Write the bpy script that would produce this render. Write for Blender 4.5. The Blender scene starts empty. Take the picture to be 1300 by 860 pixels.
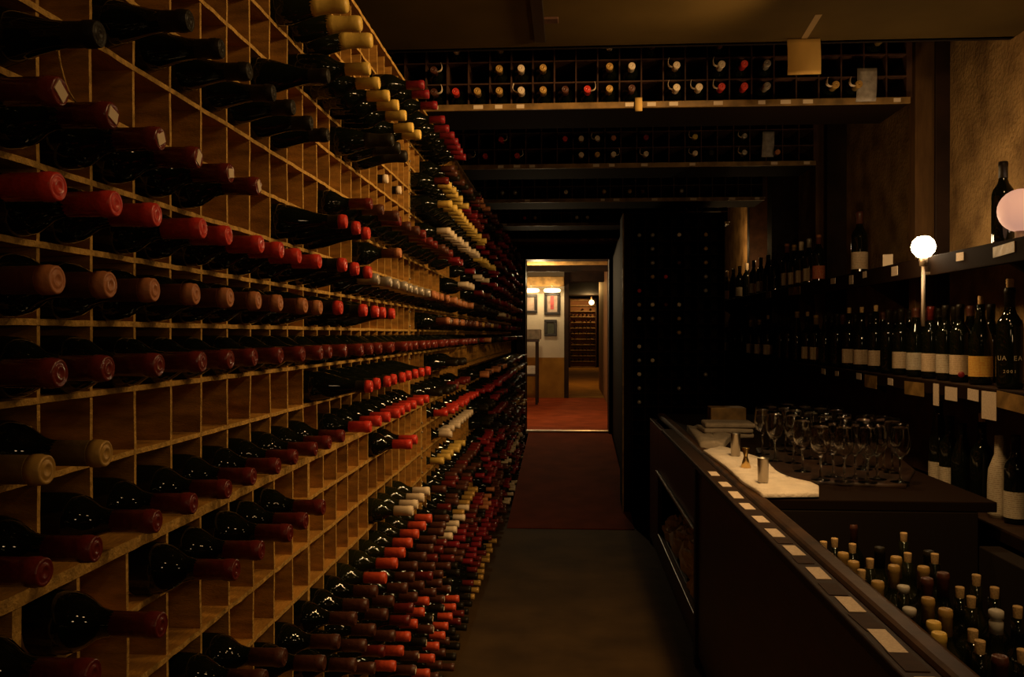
import bpy, math, random
from mathutils import Vector, Matrix
R = random.Random(7)
PI = math.pi
sc = bpy.context.scene
C = sc.collection
EYE = 1.45                                   # camera height above the near floor; "h" below = height above the eye
F = 1100.0; YAW = math.atan(72 / F); PITCH = math.atan(6 / F)
cY, sY = math.cos(YAW), math.sin(YAW)

def depth_at(x, X):
    """how far down the cellar a photo column x meets the upright plane at X"""
    return X / math.tan(math.atan((x - 650) / F) - YAW)

def across(x, Y):
    """sideways position of photo column x on the cross plane at Y"""
    return Y * math.tan(math.atan((x - 650) / F) - YAW)

def height(y, X, Y):
    return -(y - 424) * (Y * cY - X * sY) / F

# ------------------------------------------------------------------ mesh helpers
class MB:
    def __init__(s): s.v = []; s.f = []; s.m = []; s.sm = []
    def add(s, v, f, mi=0, smooth=False, M=None):
        o = len(s.v)
        s.v += [tuple(M @ Vector(p)) for p in v] if M is not None else [tuple(p) for p in v]
        for q in f:
            s.f.append(tuple(i + o for i in q)); s.m.append(mi); s.sm.append(smooth)
    def box(s, x0, x1, y0, y1, z0, z1, mi=0, M=None):
        v = [(x0,y0,z0),(x1,y0,z0),(x1,y1,z0),(x0,y1,z0),(x0,y0,z1),(x1,y0,z1),(x1,y1,z1),(x0,y1,z1)]
        f = [(0,3,2,1),(4,5,6,7),(0,1,5,4),(1,2,6,5),(2,3,7,6),(3,0,4,7)]
        s.add(v, f, mi, False, M); return s
    def lathe(s, prof, n=16, mi=0, smooth=True, M=None):
        v = []; f = []
        for r, z in prof:
            for k in range(n):
                a = 2*PI*k/n; v.append((r*math.cos(a), r*math.sin(a), z))
        for i in range(len(prof)-1):
            for k in range(n):
                k2 = (k+1) % n
                f.append((i*n+k, i*n+k2, (i+1)*n+k2, (i+1)*n+k))
        if prof[0][0] > 1e-6: f.append(tuple(range(n-1, -1, -1)))
        if prof[-1][0] > 1e-6: f.append(tuple((len(prof)-1)*n + k for k in range(n)))
        s.add(v, f, mi, smooth, M); return s
    def strip(s, pts, w, t=.0012, mi=0, M=None):
        """a bent paper strip: pts (y,z) in the YZ plane, width along X"""
        v = []; f = []
        for y, z in pts: v += [(-w/2,y,z),(w/2,y,z),(-w/2,y-t,z),(w/2,y-t,z)]
        for i in range(len(pts)-1):
            a = 4*i; b = a+4
            f += [(a,a+1,b+1,b),(a+2,b+2,b+3,a+3),(a,b,b+2,a+2),(a+1,a+3,b+3,b+1)]
        e = 4*(len(pts)-1)
        f += [(0,2,3,1),(e,e+1,e+3,e+2)]
        s.add(v, f, mi, False, M); return s
    def mesh(s, name, mats):
        me = bpy.data.meshes.new(name); me.from_pydata(s.v, [], s.f)
        for m in mats if isinstance(mats, (list, tuple)) else [mats]: me.materials.append(m)
        me.polygons.foreach_set('material_index', s.m)
        me.polygons.foreach_set('use_smooth', s.sm)
        me.update(); return me
    def build(s, name, mats, parent=None, loc=(0,0,0), rot=(0,0,0)):
        o = bpy.data.objects.new(name, s.mesh(name, mats)); C.objects.link(o)
        o.location = loc; o.rotation_euler = rot
        if parent: o.parent = parent
        return o

def bevel(o, w=.003, n=2):
    m = o.modifiers.new('edge', 'BEVEL'); m.width = w; m.segments = n; m.limit_method = 'ANGLE'; return o

def tag(o, label, cat, group=None, kind=None):
    o['label'] = label; o['category'] = cat
    if group: o['group'] = group
    if kind: o['kind'] = kind
    return o
def empty(name, loc, label, cat, group=None, rz=0):
    o = bpy.data.objects.new(name, None); C.objects.link(o); o.location = loc; o.rotation_euler.z = rz
    o.empty_display_size = .05
    return tag(o, label, cat, group)
def struct(o): o['kind'] = 'structure'; return o
def copy_tree(o, parent=None):
    c = o.copy(); C.objects.link(c)
    if parent: c.parent = parent
    for ch in list(o.children): copy_tree(ch, c)
    return c
ORD = 'zeroth first second third fourth fifth sixth seventh eighth ninth tenth eleventh twelfth thirteenth fourteenth fifteenth sixteenth seventeenth eighteenth nineteenth twentieth'.split()
TENS = {20: ('twentieth','twenty'), 30: ('thirtieth','thirty'), 40: ('fortieth','forty'), 50: ('fiftieth','fifty')}
def nth(i):
    if i <= 20: return ORD[i]
    t = i // 10 * 10
    return TENS[t][0] if i == t else TENS[t][1] + '-' + ORD[i - t]

# ------------------------------------------------------------------ materials
def mat(name, col, rough=.5, metal=0, spec=.5, var=0, vscale=8, stretch=(1,1,1), bump=0, bscale=40, emit=None, estr=0, coat=0, trans=0, ior=1.45, col2=None):
    m = bpy.data.materials.new(name); m.use_nodes = True
    nt = m.node_tree; b = nt.nodes['Principled BSDF']
    b.inputs['Base Color'].default_value = (*col, 1)
    b.inputs['Roughness'].default_value = rough; b.inputs['Metallic'].default_value = metal
    b.inputs['Specular IOR Level'].default_value = spec
    b.inputs['Coat Weight'].default_value = coat
    b.inputs['Transmission Weight'].default_value = trans; b.inputs['IOR'].default_value = ior
    if emit: b.inputs['Emission Color'].default_value = (*emit, 1); b.inputs['Emission Strength'].default_value = estr
    if var or bump:
        tc = nt.nodes.new('ShaderNodeTexCoord'); mp = nt.nodes.new('ShaderNodeMapping'); mp.inputs['Scale'].default_value = stretch
        nt.links.new(tc.outputs['Object'], mp.inputs['Vector'])
    if var:
        n = nt.nodes.new('ShaderNodeTexNoise'); n.inputs['Scale'].default_value = vscale; n.inputs['Detail'].default_value = 5
        nt.links.new(mp.outputs['Vector'], n.inputs['Vector'])
        r = nt.nodes.new('ShaderNodeValToRGB')
        lo = col2 or tuple(c*(1-var) for c in col); hi = tuple(min(1, c*(1+var*.6)) for c in col)
        r.color_ramp.elements[0].position = .3; r.color_ramp.elements[1].position = .7
        r.color_ramp.elements[0].color = (*lo, 1); r.color_ramp.elements[1].color = (*hi, 1)
        nt.links.new(n.outputs['Fac'], r.inputs['Fac']); nt.links.new(r.outputs['Color'], b.inputs['Base Color'])
    if bump:
        n2 = nt.nodes.new('ShaderNodeTexNoise'); n2.inputs['Scale'].default_value = bscale; n2.inputs['Detail'].default_value = 6
        nt.links.new(mp.outputs['Vector'], n2.inputs['Vector'])
        bp = nt.nodes.new('ShaderNodeBump'); bp.inputs['Strength'].default_value = bump; bp.inputs['Distance'].default_value = .01
        nt.links.new(n2.outputs['Fac'], bp.inputs['Height']); nt.links.new(bp.outputs['Normal'], b.inputs['Normal'])
    return m
def print_mat(name, col, ink, lines=55, axis='Z'):
    """paper with faint printed lines"""
    m = mat(name, col, .75, spec=.2); nt = m.node_tree; b = nt.nodes['Principled BSDF']
    tc = nt.nodes.new('ShaderNodeTexCoord')
    w = nt.nodes.new('ShaderNodeTexWave'); w.bands_direction = axis; w.inputs['Scale'].default_value = lines; w.inputs['Distortion'].default_value = 0
    n = nt.nodes.new('ShaderNodeTexNoise'); n.inputs['Scale'].default_value = 160
    for q in (w, n): nt.links.new(tc.outputs['Object'], q.inputs['Vector'])
    mu = nt.nodes.new('ShaderNodeMath'); mu.operation = 'MULTIPLY'
    nt.links.new(w.outputs['Fac'], mu.inputs[0]); nt.links.new(n.outputs['Fac'], mu.inputs[1])
    r = nt.nodes.new('ShaderNodeValToRGB'); r.color_ramp.elements[0].position = .36; r.color_ramp.elements[1].position = .5
    r.color_ramp.elements[0].color = (*col, 1); r.color_ramp.elements[1].color = (*ink, 1)
    nt.links.new(mu.outputs[0], r.inputs['Fac']); nt.links.new(r.outputs['Color'], b.inputs['Base Color'])
    return m

M = {}
M['ply'] = mat('rack_plywood', (.42,.20,.035), .6, var=.45, vscale=5, stretch=(3,1,12), bump=.25, bscale=60, spec=.25)
M['plyedge'] = mat('rack_sawn_edge', (.50,.29,.07), .65, var=.4, vscale=60, bump=.5, bscale=160, spec=.2)
M['darkwood'] = mat('dark_stained_wood', (.026,.012,.006), .6, var=.5, vscale=6, stretch=(1,8,1), bump=.1, spec=.2)
M['redwood'] = mat('mahogany_panel', (.035,.009,.005), .4, var=.45, vscale=5, stretch=(1,1,6), bump=.1, spec=.4)
M['rackdark'] = mat('old_rack_wood', (.07,.03,.015), .65, var=.5, vscale=12, bump=.2, spec=.3)
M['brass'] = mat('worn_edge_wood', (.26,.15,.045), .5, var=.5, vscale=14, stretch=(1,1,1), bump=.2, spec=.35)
M['rail'] = mat('varnished_bar_rail', (.055,.024,.008), .5, var=.7, vscale=9, stretch=(1,1,1), bump=.05, spec=.18)
M['glass'] = mat('dark_bottle_glass', (.004,.005,.002), .035, spec=.55)
M['greenglass'] = mat('green_bottle_glass', (.010,.011,.003), .04, spec=.55)
M['clear'] = mat('clear_glass', (1,1,1), .025, spec=.5, trans=1, ior=1.45)
M['steel'] = mat('brushed_steel', (.42,.38,.32), .32, metal=1, bump=.05)
M['goldmetal'] = mat('gold_plated', (.72,.5,.18), .25, metal=1)
M['cloth'] = mat('white_linen', (.72,.62,.5), .9, var=.12, vscale=20, bump=.5, bscale=120, spec=.1)
M['greycloth'] = mat('grey_cloth', (.32,.26,.19), .9, var=.3, vscale=14, bump=.5, bscale=80, spec=.1)
M['paper'] = print_mat('price_paper', (.62,.5,.38), (.40,.30,.22), 70, 'Y')
M['tagpaper'] = mat('tag_paper', (.75,.6,.42), .8, spec=.15)
M['yellownote'] = mat('yellow_note_paper', (.72,.45,.13), .85, var=.08, vscale=10, spec=.1)
M['greynote'] = mat('grey_note_paper', (.42,.37,.32), .85, var=.3, vscale=40, spec=.1)
M['tape'] = mat('masking_tape', (.3,.2,.09), .7, spec=.2)
M['label'] = print_mat('wine_label', (.58,.43,.27), (.34,.22,.12), 60)
M['labelyellow'] = print_mat('yellow_wine_label', (.62,.38,.08), (.5,.16,.03), 60)
M['labelred'] = print_mat('red_wine_label', (.45,.08,.04), (.6,.4,.2), 60)
M['labeldark'] = mat('dark_label', (.035,.016,.009), .7, spec=.2, var=.3, vscale=40)
M['labelpale'] = print_mat('pale_wine_label', (.5,.42,.3), (.3,.22,.14), 45)
M['cork'] = mat('cork', (.58,.38,.17), .85, var=.3, vscale=200, bump=.3, bscale=300, spec=.1)
M['stopper'] = mat('white_stopper', (.55,.5,.42), .5)
M['lettering'] = mat('pale_lettering', (.45,.36,.24), .6)
M['floor'] = mat('cellar_floor', (.060,.034,.011), .8, var=.4, vscale=3, bump=.12, bscale=30, spec=.08)
M['mat'] = mat('red_carpet_runner', (.17,.032,.010), .9, var=.25, vscale=5, bump=.2, bscale=200, spec=.05)
M['redfloor'] = mat('red_painted_floor', (.30,.055,.014), .9, var=.3, vscale=4, bump=.1, spec=.05)
M['tanfloor'] = mat('tan_floor', (.34,.17,.03), .9, var=.3, vscale=4, bump=.1, spec=.05)
M['metal_strip'] = mat('threshold_metal', (.45,.38,.3), .35, metal=.8)
M['ceil'] = mat('painted_ceiling', (.08,.05,.013), .8, var=.2, vscale=3, spec=.1)
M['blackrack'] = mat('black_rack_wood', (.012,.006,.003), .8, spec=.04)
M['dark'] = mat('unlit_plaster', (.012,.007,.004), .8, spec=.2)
M['postwood'] = mat('brown_post_wood', (.13,.065,.022), .6, var=.3, vscale=6, stretch=(6,6,1), spec=.2)
M['stone'] = mat('rough_plaster', (.32,.19,.07), .9, var=.55, vscale=7, bump=1.0, bscale=55, spec=.15, col2=(.17,.095,.035))
M['whitewall'] = mat('white_plaster', (.62,.55,.42), .85, var=.1, vscale=3, bump=.2, spec=.15)
M['brownwall'] = mat('brown_wall', (.30,.14,.06), .7, var=.25, vscale=4, bump=.1, spec=.2)
M['bulb'] = mat('lit_bulb', (1,.9,.7), .4, emit=(1,.78,.48), estr=30)
M['farbulb'] = mat('lit_far_bulb', (1,.9,.7), .4, emit=(1,.66,.3), estr=5)
M['frosted'] = mat('pink_glow_globe', (.8,.55,.45), .6, emit=(1,.50,.34), estr=.52)
M['socket'] = mat('lamp_socket', (.4,.3,.2), .4, metal=.6)
M['glarestreak'] = mat('pale_glare_streak', (.6,.5,.4), .5)
M['picture'] = mat('picture_print', (.45,.33,.25), .6, var=.6, vscale=6)
M['pinkprint'] = mat('pink_print', (.5,.08,.08), .6, var=.5, vscale=9)
M['greenprint'] = mat('dark_green_print', (.05,.055,.03), .5, var=.5, vscale=9)
M['frameblack'] = mat('black_frame', (.012,.008,.006), .4)
CAP = {
 'red': ('bright red', mat('cap_red', (.62,.042,.026), .28, spec=.5, bump=.22, bscale=70)),
 'copper': ('copper brown', mat('cap_copper', (.46,.17,.065), .45, spec=.5, bump=.22, bscale=70)),
 'burgundy': ('glossy burgundy', mat('cap_burgundy', (.15,.020,.013), .2, spec=.6, bump=.15, bscale=90)),
 'darkred': ('dark red', mat('cap_darkred', (.135,.015,.011), .3, spec=.5, bump=.22, bscale=70)),
 'brown': ('brown', mat('cap_brown', (.085,.026,.013), .4, spec=.5, bump=.22, bscale=70)),
 'black': ('black', mat('cap_black', (.014,.010,.004), .45, spec=.25, bump=.22, bscale=70)),
 'gold': ('gold', mat('cap_gold', (.50,.29,.07), .4, metal=.2, bump=.1, bscale=90)),
 'oldgold': ('dull gold', mat('cap_dull_gold', (.40,.24,.065), .42, spec=.4, bump=.15, bscale=70)),
 'yellow': ('yellow', mat('cap_yellow', (.72,.48,.10), .45, bump=.1, bscale=90)),
 'cream': ('cream white', mat('cap_cream', (.78,.62,.42), .5, bump=.05, bscale=90)),
 'silver': ('silver', mat('cap_silver', (.50,.43,.34), .35, metal=.5, bump=.1, bscale=90)),
 'orange': ('orange red', mat('cap_orange', (.62,.075,.028), .4, bump=.22, bscale=70)),
 'redend': ('red tipped black', None), 'creamend': ('cream tipped black', None),
 'wine': ('wine red', mat('cap_wine', (.22,.012,.016), .4, bump=.22, bscale=70)),
}

TWO = {'redend': [CAP['black'][1], CAP['red'][1]], 'creamend': [CAP['black'][1], CAP['cream'][1]],
       'copper': [mat('cap_copper_shaded_side', (.14,.040,.018), .42, spec=.5, bump=.15, bscale=70), CAP['copper'][1]],  # copper sides darkened: shade painted in beside the brighter end
       'gold': [mat('cap_gold_shaded_side', (.24,.15,.045), .42, spec=.5, bump=.15, bscale=70), CAP['gold'][1]]}  # gold sides carry painted shade in the same way
# ------------------------------------------------------------------ bottles: meshes around +Z, base at 0
SHAPES = {
 'bordeaux': dict(L=.300, body=[(.018,.006),(.031,.0),(.0365,.004),(.0372,.02),(.0372,.178),(.0362,.190),(.0325,.203),(.0255,.214),(.0190,.224),(.0155,.236),(.0142,.252),(.0140,.298)],
                  cap=[(.0149,.236),(.0149,.2835),(.0158,.285),(.0160,.294),(.0153,.2955),(.0150,.3005),(.0132,.302),(.0118,.3008),(.0092,.3008),(.0080,.3020),(.0052,.3020),(.0042,.3008),(.0,.3008)], lab=(.0377,.07,.155)),
 'burgundy': dict(L=.298, body=[(.018,.006),(.033,.0),(.0395,.005),(.0402,.02),(.0402,.145),(.0390,.160),(.0350,.180),(.0285,.203),(.0220,.224),(.0172,.245),(.0150,.262),(.0146,.296)],
                  cap=[(.0158,.240),(.0153,.262),(.0152,.281),(.0163,.283),(.0164,.292),(.0155,.294),(.0152,.2985),(.0136,.300),(.0120,.2988),(.0092,.2988),(.0082,.2998),(.0050,.2998),(.0040,.2988),(.0,.2988)], lab=(.0407,.05,.13)),
 'champagne': dict(L=.318, body=[(.020,.008),(.034,.0),(.0405,.005),(.0412,.02),(.0412,.150),(.0405,.165),(.0385,.188),(.0310,.214),(.0235,.240),(.0180,.262),(.0165,.28),(.0165,.30)],
                  cap=[(.0240,.238),(.0205,.254),(.0188,.272),(.0182,.290),(.0190,.293),(.0192,.306),(.0182,.314),(.0150,.3185),(.0,.3195)], lab=(.0417,.06,.14)),
 'long': dict(L=.335, body=[(.016,.006),(.028,.0),(.0345,.004),(.0350,.02),(.0350,.150),(.0330,.175),(.0290,.205),(.0235,.240),(.0180,.275),(.0145,.30),(.0138,.333)],
              cap=[(.0157,.292),(.0148,.308),(.0146,.322),(.0152,.324),(.0152,.331),(.0145,.3355),(.0,.336)], lab=(.0355,.05,.13)),
}
MESH = {}
def bottle_mesh(shape, glass):
    k = ('b', shape, glass)
    if k not in MESH: MESH[k] = MB().lathe(SHAPES[shape]['body'], 22).mesh('bottle_glass', M[glass])
    return MESH[k]
def cap_mesh(shape, cap):
    k = ('c', shape, cap)
    if k not in MESH:
        if cap in TWO:      # separate end disc; copper and gold sides carry painted shade
            pr = SHAPES[shape]['cap']; b = MB(); i = max(q for q in range(len(pr)) if pr[q][1] < pr[-1][1]-.007)
            b.lathe(pr[:i+1], 20, 0); b.lathe(pr[i:], 20, 1)
            b.f = [q for q in b.f]; MESH[k] = b.mesh('capsule', TWO[cap])
        else: MESH[k] = MB().lathe(SHAPES[shape]['cap'], 20).mesh('capsule', CAP[cap][1])
    return MESH[k]
def label_mesh(shape, lab, frac=.8, lo=None, hi=None):
    k = ('l', shape, lab, frac, lo, hi)
    if k not in MESH:
        r, z0, z1 = SHAPES[shape]['lab']; z0 = z0 if lo is None else lo; z1 = z1 if hi is None else hi
        b = MB(); n = 14; v = []; f = []
        for i in range(n+1):
            a = (i/n - .5) * 2*PI*frac*.62
            v += [(r*math.sin(a), -r*math.cos(a), z0), (r*math.sin(a), -r*math.cos(a), z1)]
        for i in range(n): f.append((2*i, 2*i+2, 2*i+3, 2*i+1))
        b.add(v, f, 0, True); MESH[k] = b.mesh('label', M[lab])
    return MESH[k]
def part(name, mesh, parent):
    o = bpy.data.objects.new(name, mesh); C.objects.link(o); o.parent = parent; return o
def sticker_mesh(L):
    k = ('s', L)
    if k not in MESH: MESH[k] = MB().box(-.0068,.0068,-.0095,.0095,L+.0010,L+.0024).mesh('sticker', M['tagpaper'])
    return MESH[k]
def curl_mesh(L, side):
    k = ('curl', L, side)
    if k not in MESH:      # a paper price tag looped over the neck, hanging to one side
        b = MB(); pts = []
        for i in range(9):
            t = i/8; pts.append((.013 + .024*math.sin(t*2.2), .006 - .038*t + .010*math.sin(t*PI)))
        T = Matrix(((0,side,0,0),(0,0,-1,0),(1,0,0,L-.012),(0,0,0,1)))   # local: X along the neck, Y sideways, Z -> bottle -Y
        b.strip(pts, .022, M=T)
        MESH[k] = b.mesh('price_tag', M['tagpaper'])
    return MESH[k]

PROTO = {}
def bottle(shape, cap, glass='glass', label=None, sticker=False, curl=0, name='wine_bottle'):
    """a fresh bottle of a kind: the first is built with its parts, later ones copy the thing and each of its parts"""
    k = (shape, cap, glass, label, sticker, curl, name)
    if k in PROTO: return copy_tree(PROTO[k])
    o = bpy.data.objects.new(name, bottle_mesh(shape, glass)); C.objects.link(o)
    if cap: part('capsule', cap_mesh(shape, cap), o)
    if label: part('label', label_mesh(shape, label), o)
    if sticker: part('end_sticker', sticker_mesh(SHAPES[shape]['L']), o)
    if curl: part('price_tag', curl_mesh(SHAPES[shape]['L'], curl), o)
    PROTO[k] = o
    return o
def lay_x(o, tipX, y, z, shape, dz=0, dy=0, roll=0):
    """lay a bottle with its neck towards +X, tip at tipX"""
    L = SHAPES[shape]['L']
    Mx = Matrix.Translation((tipX, y, z)) @ Matrix.Rotation(dz, 4, 'Z') @ Matrix.Rotation(PI/2 + dy, 4, 'Y') @ Matrix.Rotation(roll, 4, 'Z') @ Matrix.Translation((0,0,-L))
    o.matrix_world = Mx
def lay_y(o, x, tipY, z, shape, dz=0, dx=0, roll=0):
    """lay a bottle with its neck towards the camera (-Y)"""
    L = SHAPES[shape]['L']
    o.matrix_world = Matrix.Translation((x, tipY, z)) @ Matrix.Rotation(dz, 4, 'Z') @ Matrix.Rotation(PI/2 + dx, 4, 'X') @ Matrix.Rotation(roll, 4, 'Z') @ Matrix.Translation((0,0,-L))

# ------------------------------------------------------------------ the room
def plane_box(name, x0,x1,y0,y1,z0,z1, m): return struct(MB().box(x0,x1,y0,y1,z0,z1).build(name, m))
plane_box('floor', -1.1, 1.9, -1.5, 10.0, -.05, 0, M['floor'])
def ramp():
    b = MB(); x0, x1 = -.46, .485
    v = [(x0,6.44,0),(x1,6.44,0),(x1,10,.315),(x0,10,.315),(x0,6.44,.006),(x1,6.44,.006),(x1,10,.321),(x0,10,.321)]
    f = [(0,3,2,1),(4,5,6,7),(0,1,5,4),(1,2,6,5),(2,3,7,6),(3,0,4,7)]
    b.add(v, f); o = b.build('floor_ramp', M['mat']); struct(o)
ramp()
plane_box('trim_threshold', -.50,.47, 9.95,10.07, .30,.335, M['metal_strip'])
plane_box('ceiling', -1.1, 1.9, -1.5, 3.55, EYE+1.168, EYE+1.23, M['ceil'])
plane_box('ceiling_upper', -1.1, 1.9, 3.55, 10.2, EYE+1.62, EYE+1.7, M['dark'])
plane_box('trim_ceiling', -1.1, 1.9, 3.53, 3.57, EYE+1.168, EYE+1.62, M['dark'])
plane_box('wall_left', -1.1, -.95, -1.5, 10.2, 0, EYE+1.7, M['dark'])
plane_box('wall_right', 1.75, 1.9, -1.5, 10.2, 0, EYE+1.7, M['stone'])
plane_box('wall_back', -1.1, 1.9, -1.6, -1.5, 0, EYE+1.7, M['dark'])
# the end wall with its door opening
b = MB(); b.box(-1.1,-.49,10,10.2,0,EYE+1.7); b.box(.455,1.9,10,10.2,0,EYE+1.7); b.box(-.49,.455,10,10.2,EYE+.86,EYE+1.7); b.box(-.49,.455,10,10.2,0,.31)
struct(b.build('wall_end', M['dark']))
b = MB(); b.box(-.60,-.49,9.9,10.22,.0,EYE+.96); b.box(.455,.60,9.9,10.22,.0,EYE+.96); b.box(-.49,.455,9.9,10.22,EYE+.85,EYE+.96)
struct(bevel(b.build('trim_doorway', M['darkwood']), .006))
# ceiling hatch seam: dark strip with two hinges on the near ceiling
xs = across(679, 2.9)
h_ = empty('ceiling_hatch_strip', (xs, 2.6, EYE+1.168), 'narrow black strip with hinges running along the low brown ceiling', 'strip')
bevel(MB().box(-.022,.022,-1.5,.85,-.012,0).build('strip', M['frameblack'], h_))
for yy in (.15,.62):
    bevel(MB().box(.02,.075,yy-.025,yy+.025,-.010,0).build('hinge', M['rackdark'], h_))

# ------------------------------------------------------------------ left wine racks
XF, XL = -.65, -.60            # front plane of the upper cells and of the deeper lower cells
W, Z0 = .1183, .434            # cell pitch along the cellar
UP = [.014 + .0962*k for k in range(-1, 10)]          # board tops above the ledge
UP[0] = -.082
UPB = [-.178] + UP
LOW = [-.287,-.382,-.486,-.586,-.686,-.786,-.882,-.975,-1.07,-1.175,-1.28,-1.385]
TOP = .995
def board(y0, y1, x0, x1, z0, z1, front, seed):
    """a plank whose sawn front edge wanders a little"""
    r = random.Random(seed); b = MB(); n = max(2, int((y1-y0)/.03)); v = []; f = []; mi = []
    for i in range(n+1):
        y = y0 + (y1-y0)*i/n; j = (r.random()-.5)*.003; k = (r.random()-.5)*.0012
        v += [(x0,y,z0),(x1+j,y,z0+k),(x1+j,y,z1+k),(x0,y,z1)]
    for i in range(n):
        a = 4*i; c = a+4
        f += [(a+1,c+1,c+2,a+2),(a+2,c+2,c+3,a+3),(a,c,c+1,a+1),(a,a+3,c+3,c)]
    f += [(0,1,2,3),(4*n,4*n+3,4*n+2,4*n+1)]
    b.add(v, f)
    b.m = [1 if (q < 4*n and q % 4 == 0) else 0 for q in range(len(b.f))]
    return b
def upright(y0, y1, x0, x1, z0, z1, seed):
    r = random.Random(seed); b = MB(); n = max(2, int((z1-z0)/.06)); v = []; f = []
    for i in range(n+1):
        z = z0 + (z1-z0)*i/n; j = (r.random()-.5)*.002
        v += [(x0,y0,z),(x1+j,y0,z),(x1+j,y1,z),(x0,y1,z)]
    for i in range(n):
        a = 4*i; c = a+4
        f += [(a+1,a+2,c+2,c+1),(a,a+1,c+1,c),(a+2,a+3,c+3,c+2),(a,c,c+3,a+3)]
    f += [(0,3,2,1),(4*n,4*n+1,4*n+2,4*n+3)]
    b.add(v, f); b.m = [1 if (q < 4*n and q % 4 == 0) else 0 for q in range(len(b.f))]
    return b
WM = [M['ply'], M['plyedge']]
def rack_unit(c0, c1, label, name='wine_rack'):
    y0 = Z0 + c0*W; y1 = Z0 + c1*W
    t = empty(name, (XF, y0, 0), label, 'wine rack', 'left wall wine racks')
    P = lambda o: (setattr(o, 'parent', t), setattr(o, 'location', Vector((-XF, -y0, 0))))[0]
    sd = c0*100
    for i, h in enumerate(UPB):
        P(board(y0+.002, y1-.002, -.89, XF, EYE+h-.004, EYE+h+.004, 0, sd+i).build('shelf', WM))
    P(board(y0+.002, y1-.002, -.89, XF+.01, EYE+TOP-.012, EYE+TOP, 0, sd+40).build('top_board', WM))
    for i, h in enumerate(LOW):
        P(board(y0+.002, y1-.002, -.89, XL, EYE+h-(.012 if i == 0 else .005), EYE+h+.004, 0, sd+50+i).build('ledge' if i == 0 else 'shelf', WM))
    P(MB().box(-.89, XL-.03, y0+.002, y1-.002, .005, EYE+LOW[-1]-.005).build('plinth', M['darkwood']))
    P(MB().box(-.905, -.89, y0+.002, y1-.002, 0, EYE+TOP).build('back_panel', M['ply']))
    for c in range(c0, c1+1):
        th = .0033 if c0 < c < c1 else .009
        yy = Z0 + c*W
        if c == c0: yy += .010
        if c == c1: yy -= .010
        P(upright(yy-th, yy+th, -.89, XF-.001, EYE+LOW[0]+.004, EYE+TOP-.012, sd+60+c).build('divider' if c0 < c < c1 else 'side_panel', WM))
        th2 = th if c % 9 != 4 else .008
        P(upright(yy-th2, yy+th2, -.89, XL-.001, .06, EYE+LOW[0]-.012, sd+90+c).build('divider' if c0 < c < c1 else 'side_panel', WM))
    return t
rack_unit(0, 26, 'nearest plywood pigeonhole wine rack on the left wall, half filled with bottles')
rack_unit(26, 39, 'second plywood wine rack along the left wall, with yellow and cream capped rows')
rack_unit(39, 56, 'third wine rack along the left wall, dim, before the far doorway')
rack_unit(56, 79, 'farthest wine rack on the left wall, dark, beside the doorway')
# shelf clips up the joint between the first two racks
clip0 = None
for i, h in enumerate(UPB[1:] + LOW[1:6]):
    for k in (0, 1):
        z = EYE + h + (.018 if k else -.02); y = Z0 + 26*W; X = XF if h > -.2 else XL
        if clip0 is None:
            clip0 = MB().lathe([(.0045,0),(.0045,.003),(.003,.005),(0,.0055)], 10).build('shelf_clip', M['steel']); o = clip0
        else: o = clip0.copy(); C.objects.link(o)
        o.matrix_world = Matrix.Translation((X+.001, y-.006+R.uniform(-.002,.002), z)) @ Matrix.Rotation(PI/2, 4, 'Y')
        tag(o, 'tiny shiny metal clip on the joint between the first and second left racks', 'clip', 'clips on the rack joint')

# --- what lies in them
ITEMS = []     # (depth, run phrase, look, dict)
TAKEN = set()
def put(X, y, h, run, shape, cap, glass='glass', label=None, sticker=False, curl=0, jit=1, count=True):
    ITEMS.append(dict(X=X, y=y, h=h, run=run, shape=shape, cap=cap, glass=glass, label=label, sticker=sticker, curl=curl, jit=jit))
def occupy(row, y): TAKEN.add((round(row,3), int((y - Z0)//W)))
RAD = {'bordeaux': .0372, 'burgundy': .0402, 'champagne': .0412, 'long': .035}
def run_x(row, Xt, xs, phrase, shape, cap, **k):
    for x in xs:
        y = depth_at(x - 7, -Xt)
        c = (y - Z0)/W; cc = math.floor(c); g = .118 if RAD[shape] < .039 else .07; fr = min(.5+g, max(.5-g, c - cc))      # keep the body inside its cell
        y2 = Z0 + (cc + fr)*W
        if (round(row,3), int(cc)) in TAKEN: continue
        occupy(row, y2); put(-Xt, y2, row + .004 + RAD[shape] + .0005, phrase, shape, cap, **k)
def run_c(row, Xt, c0, c1, phrase, shape, cap, p=1, **k):
    for c in range(c0, c1):
        if (round(row,3), c) in TAKEN or R.random() > p: continue
        y = Z0 + (c+.5)*W + R.uniform(-.008,.008)
        occupy(row, y); kk = dict(k); cp = cap
        if isinstance(cap, (list, tuple)): cp = R.choice(cap)
        put(-Xt + R.uniform(-.012,.012), y, row + .004 + RAD[shape] + .0005, phrase, shape, cp, **kk)
def col(x, Xt=.52): return int((depth_at(x, -Xt) - Z0)//W)
u = UPB   # -.178 -.082 .014 .110 .207 .303 .399 .495 .591 .688 .784 .880
L = LOW
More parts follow.
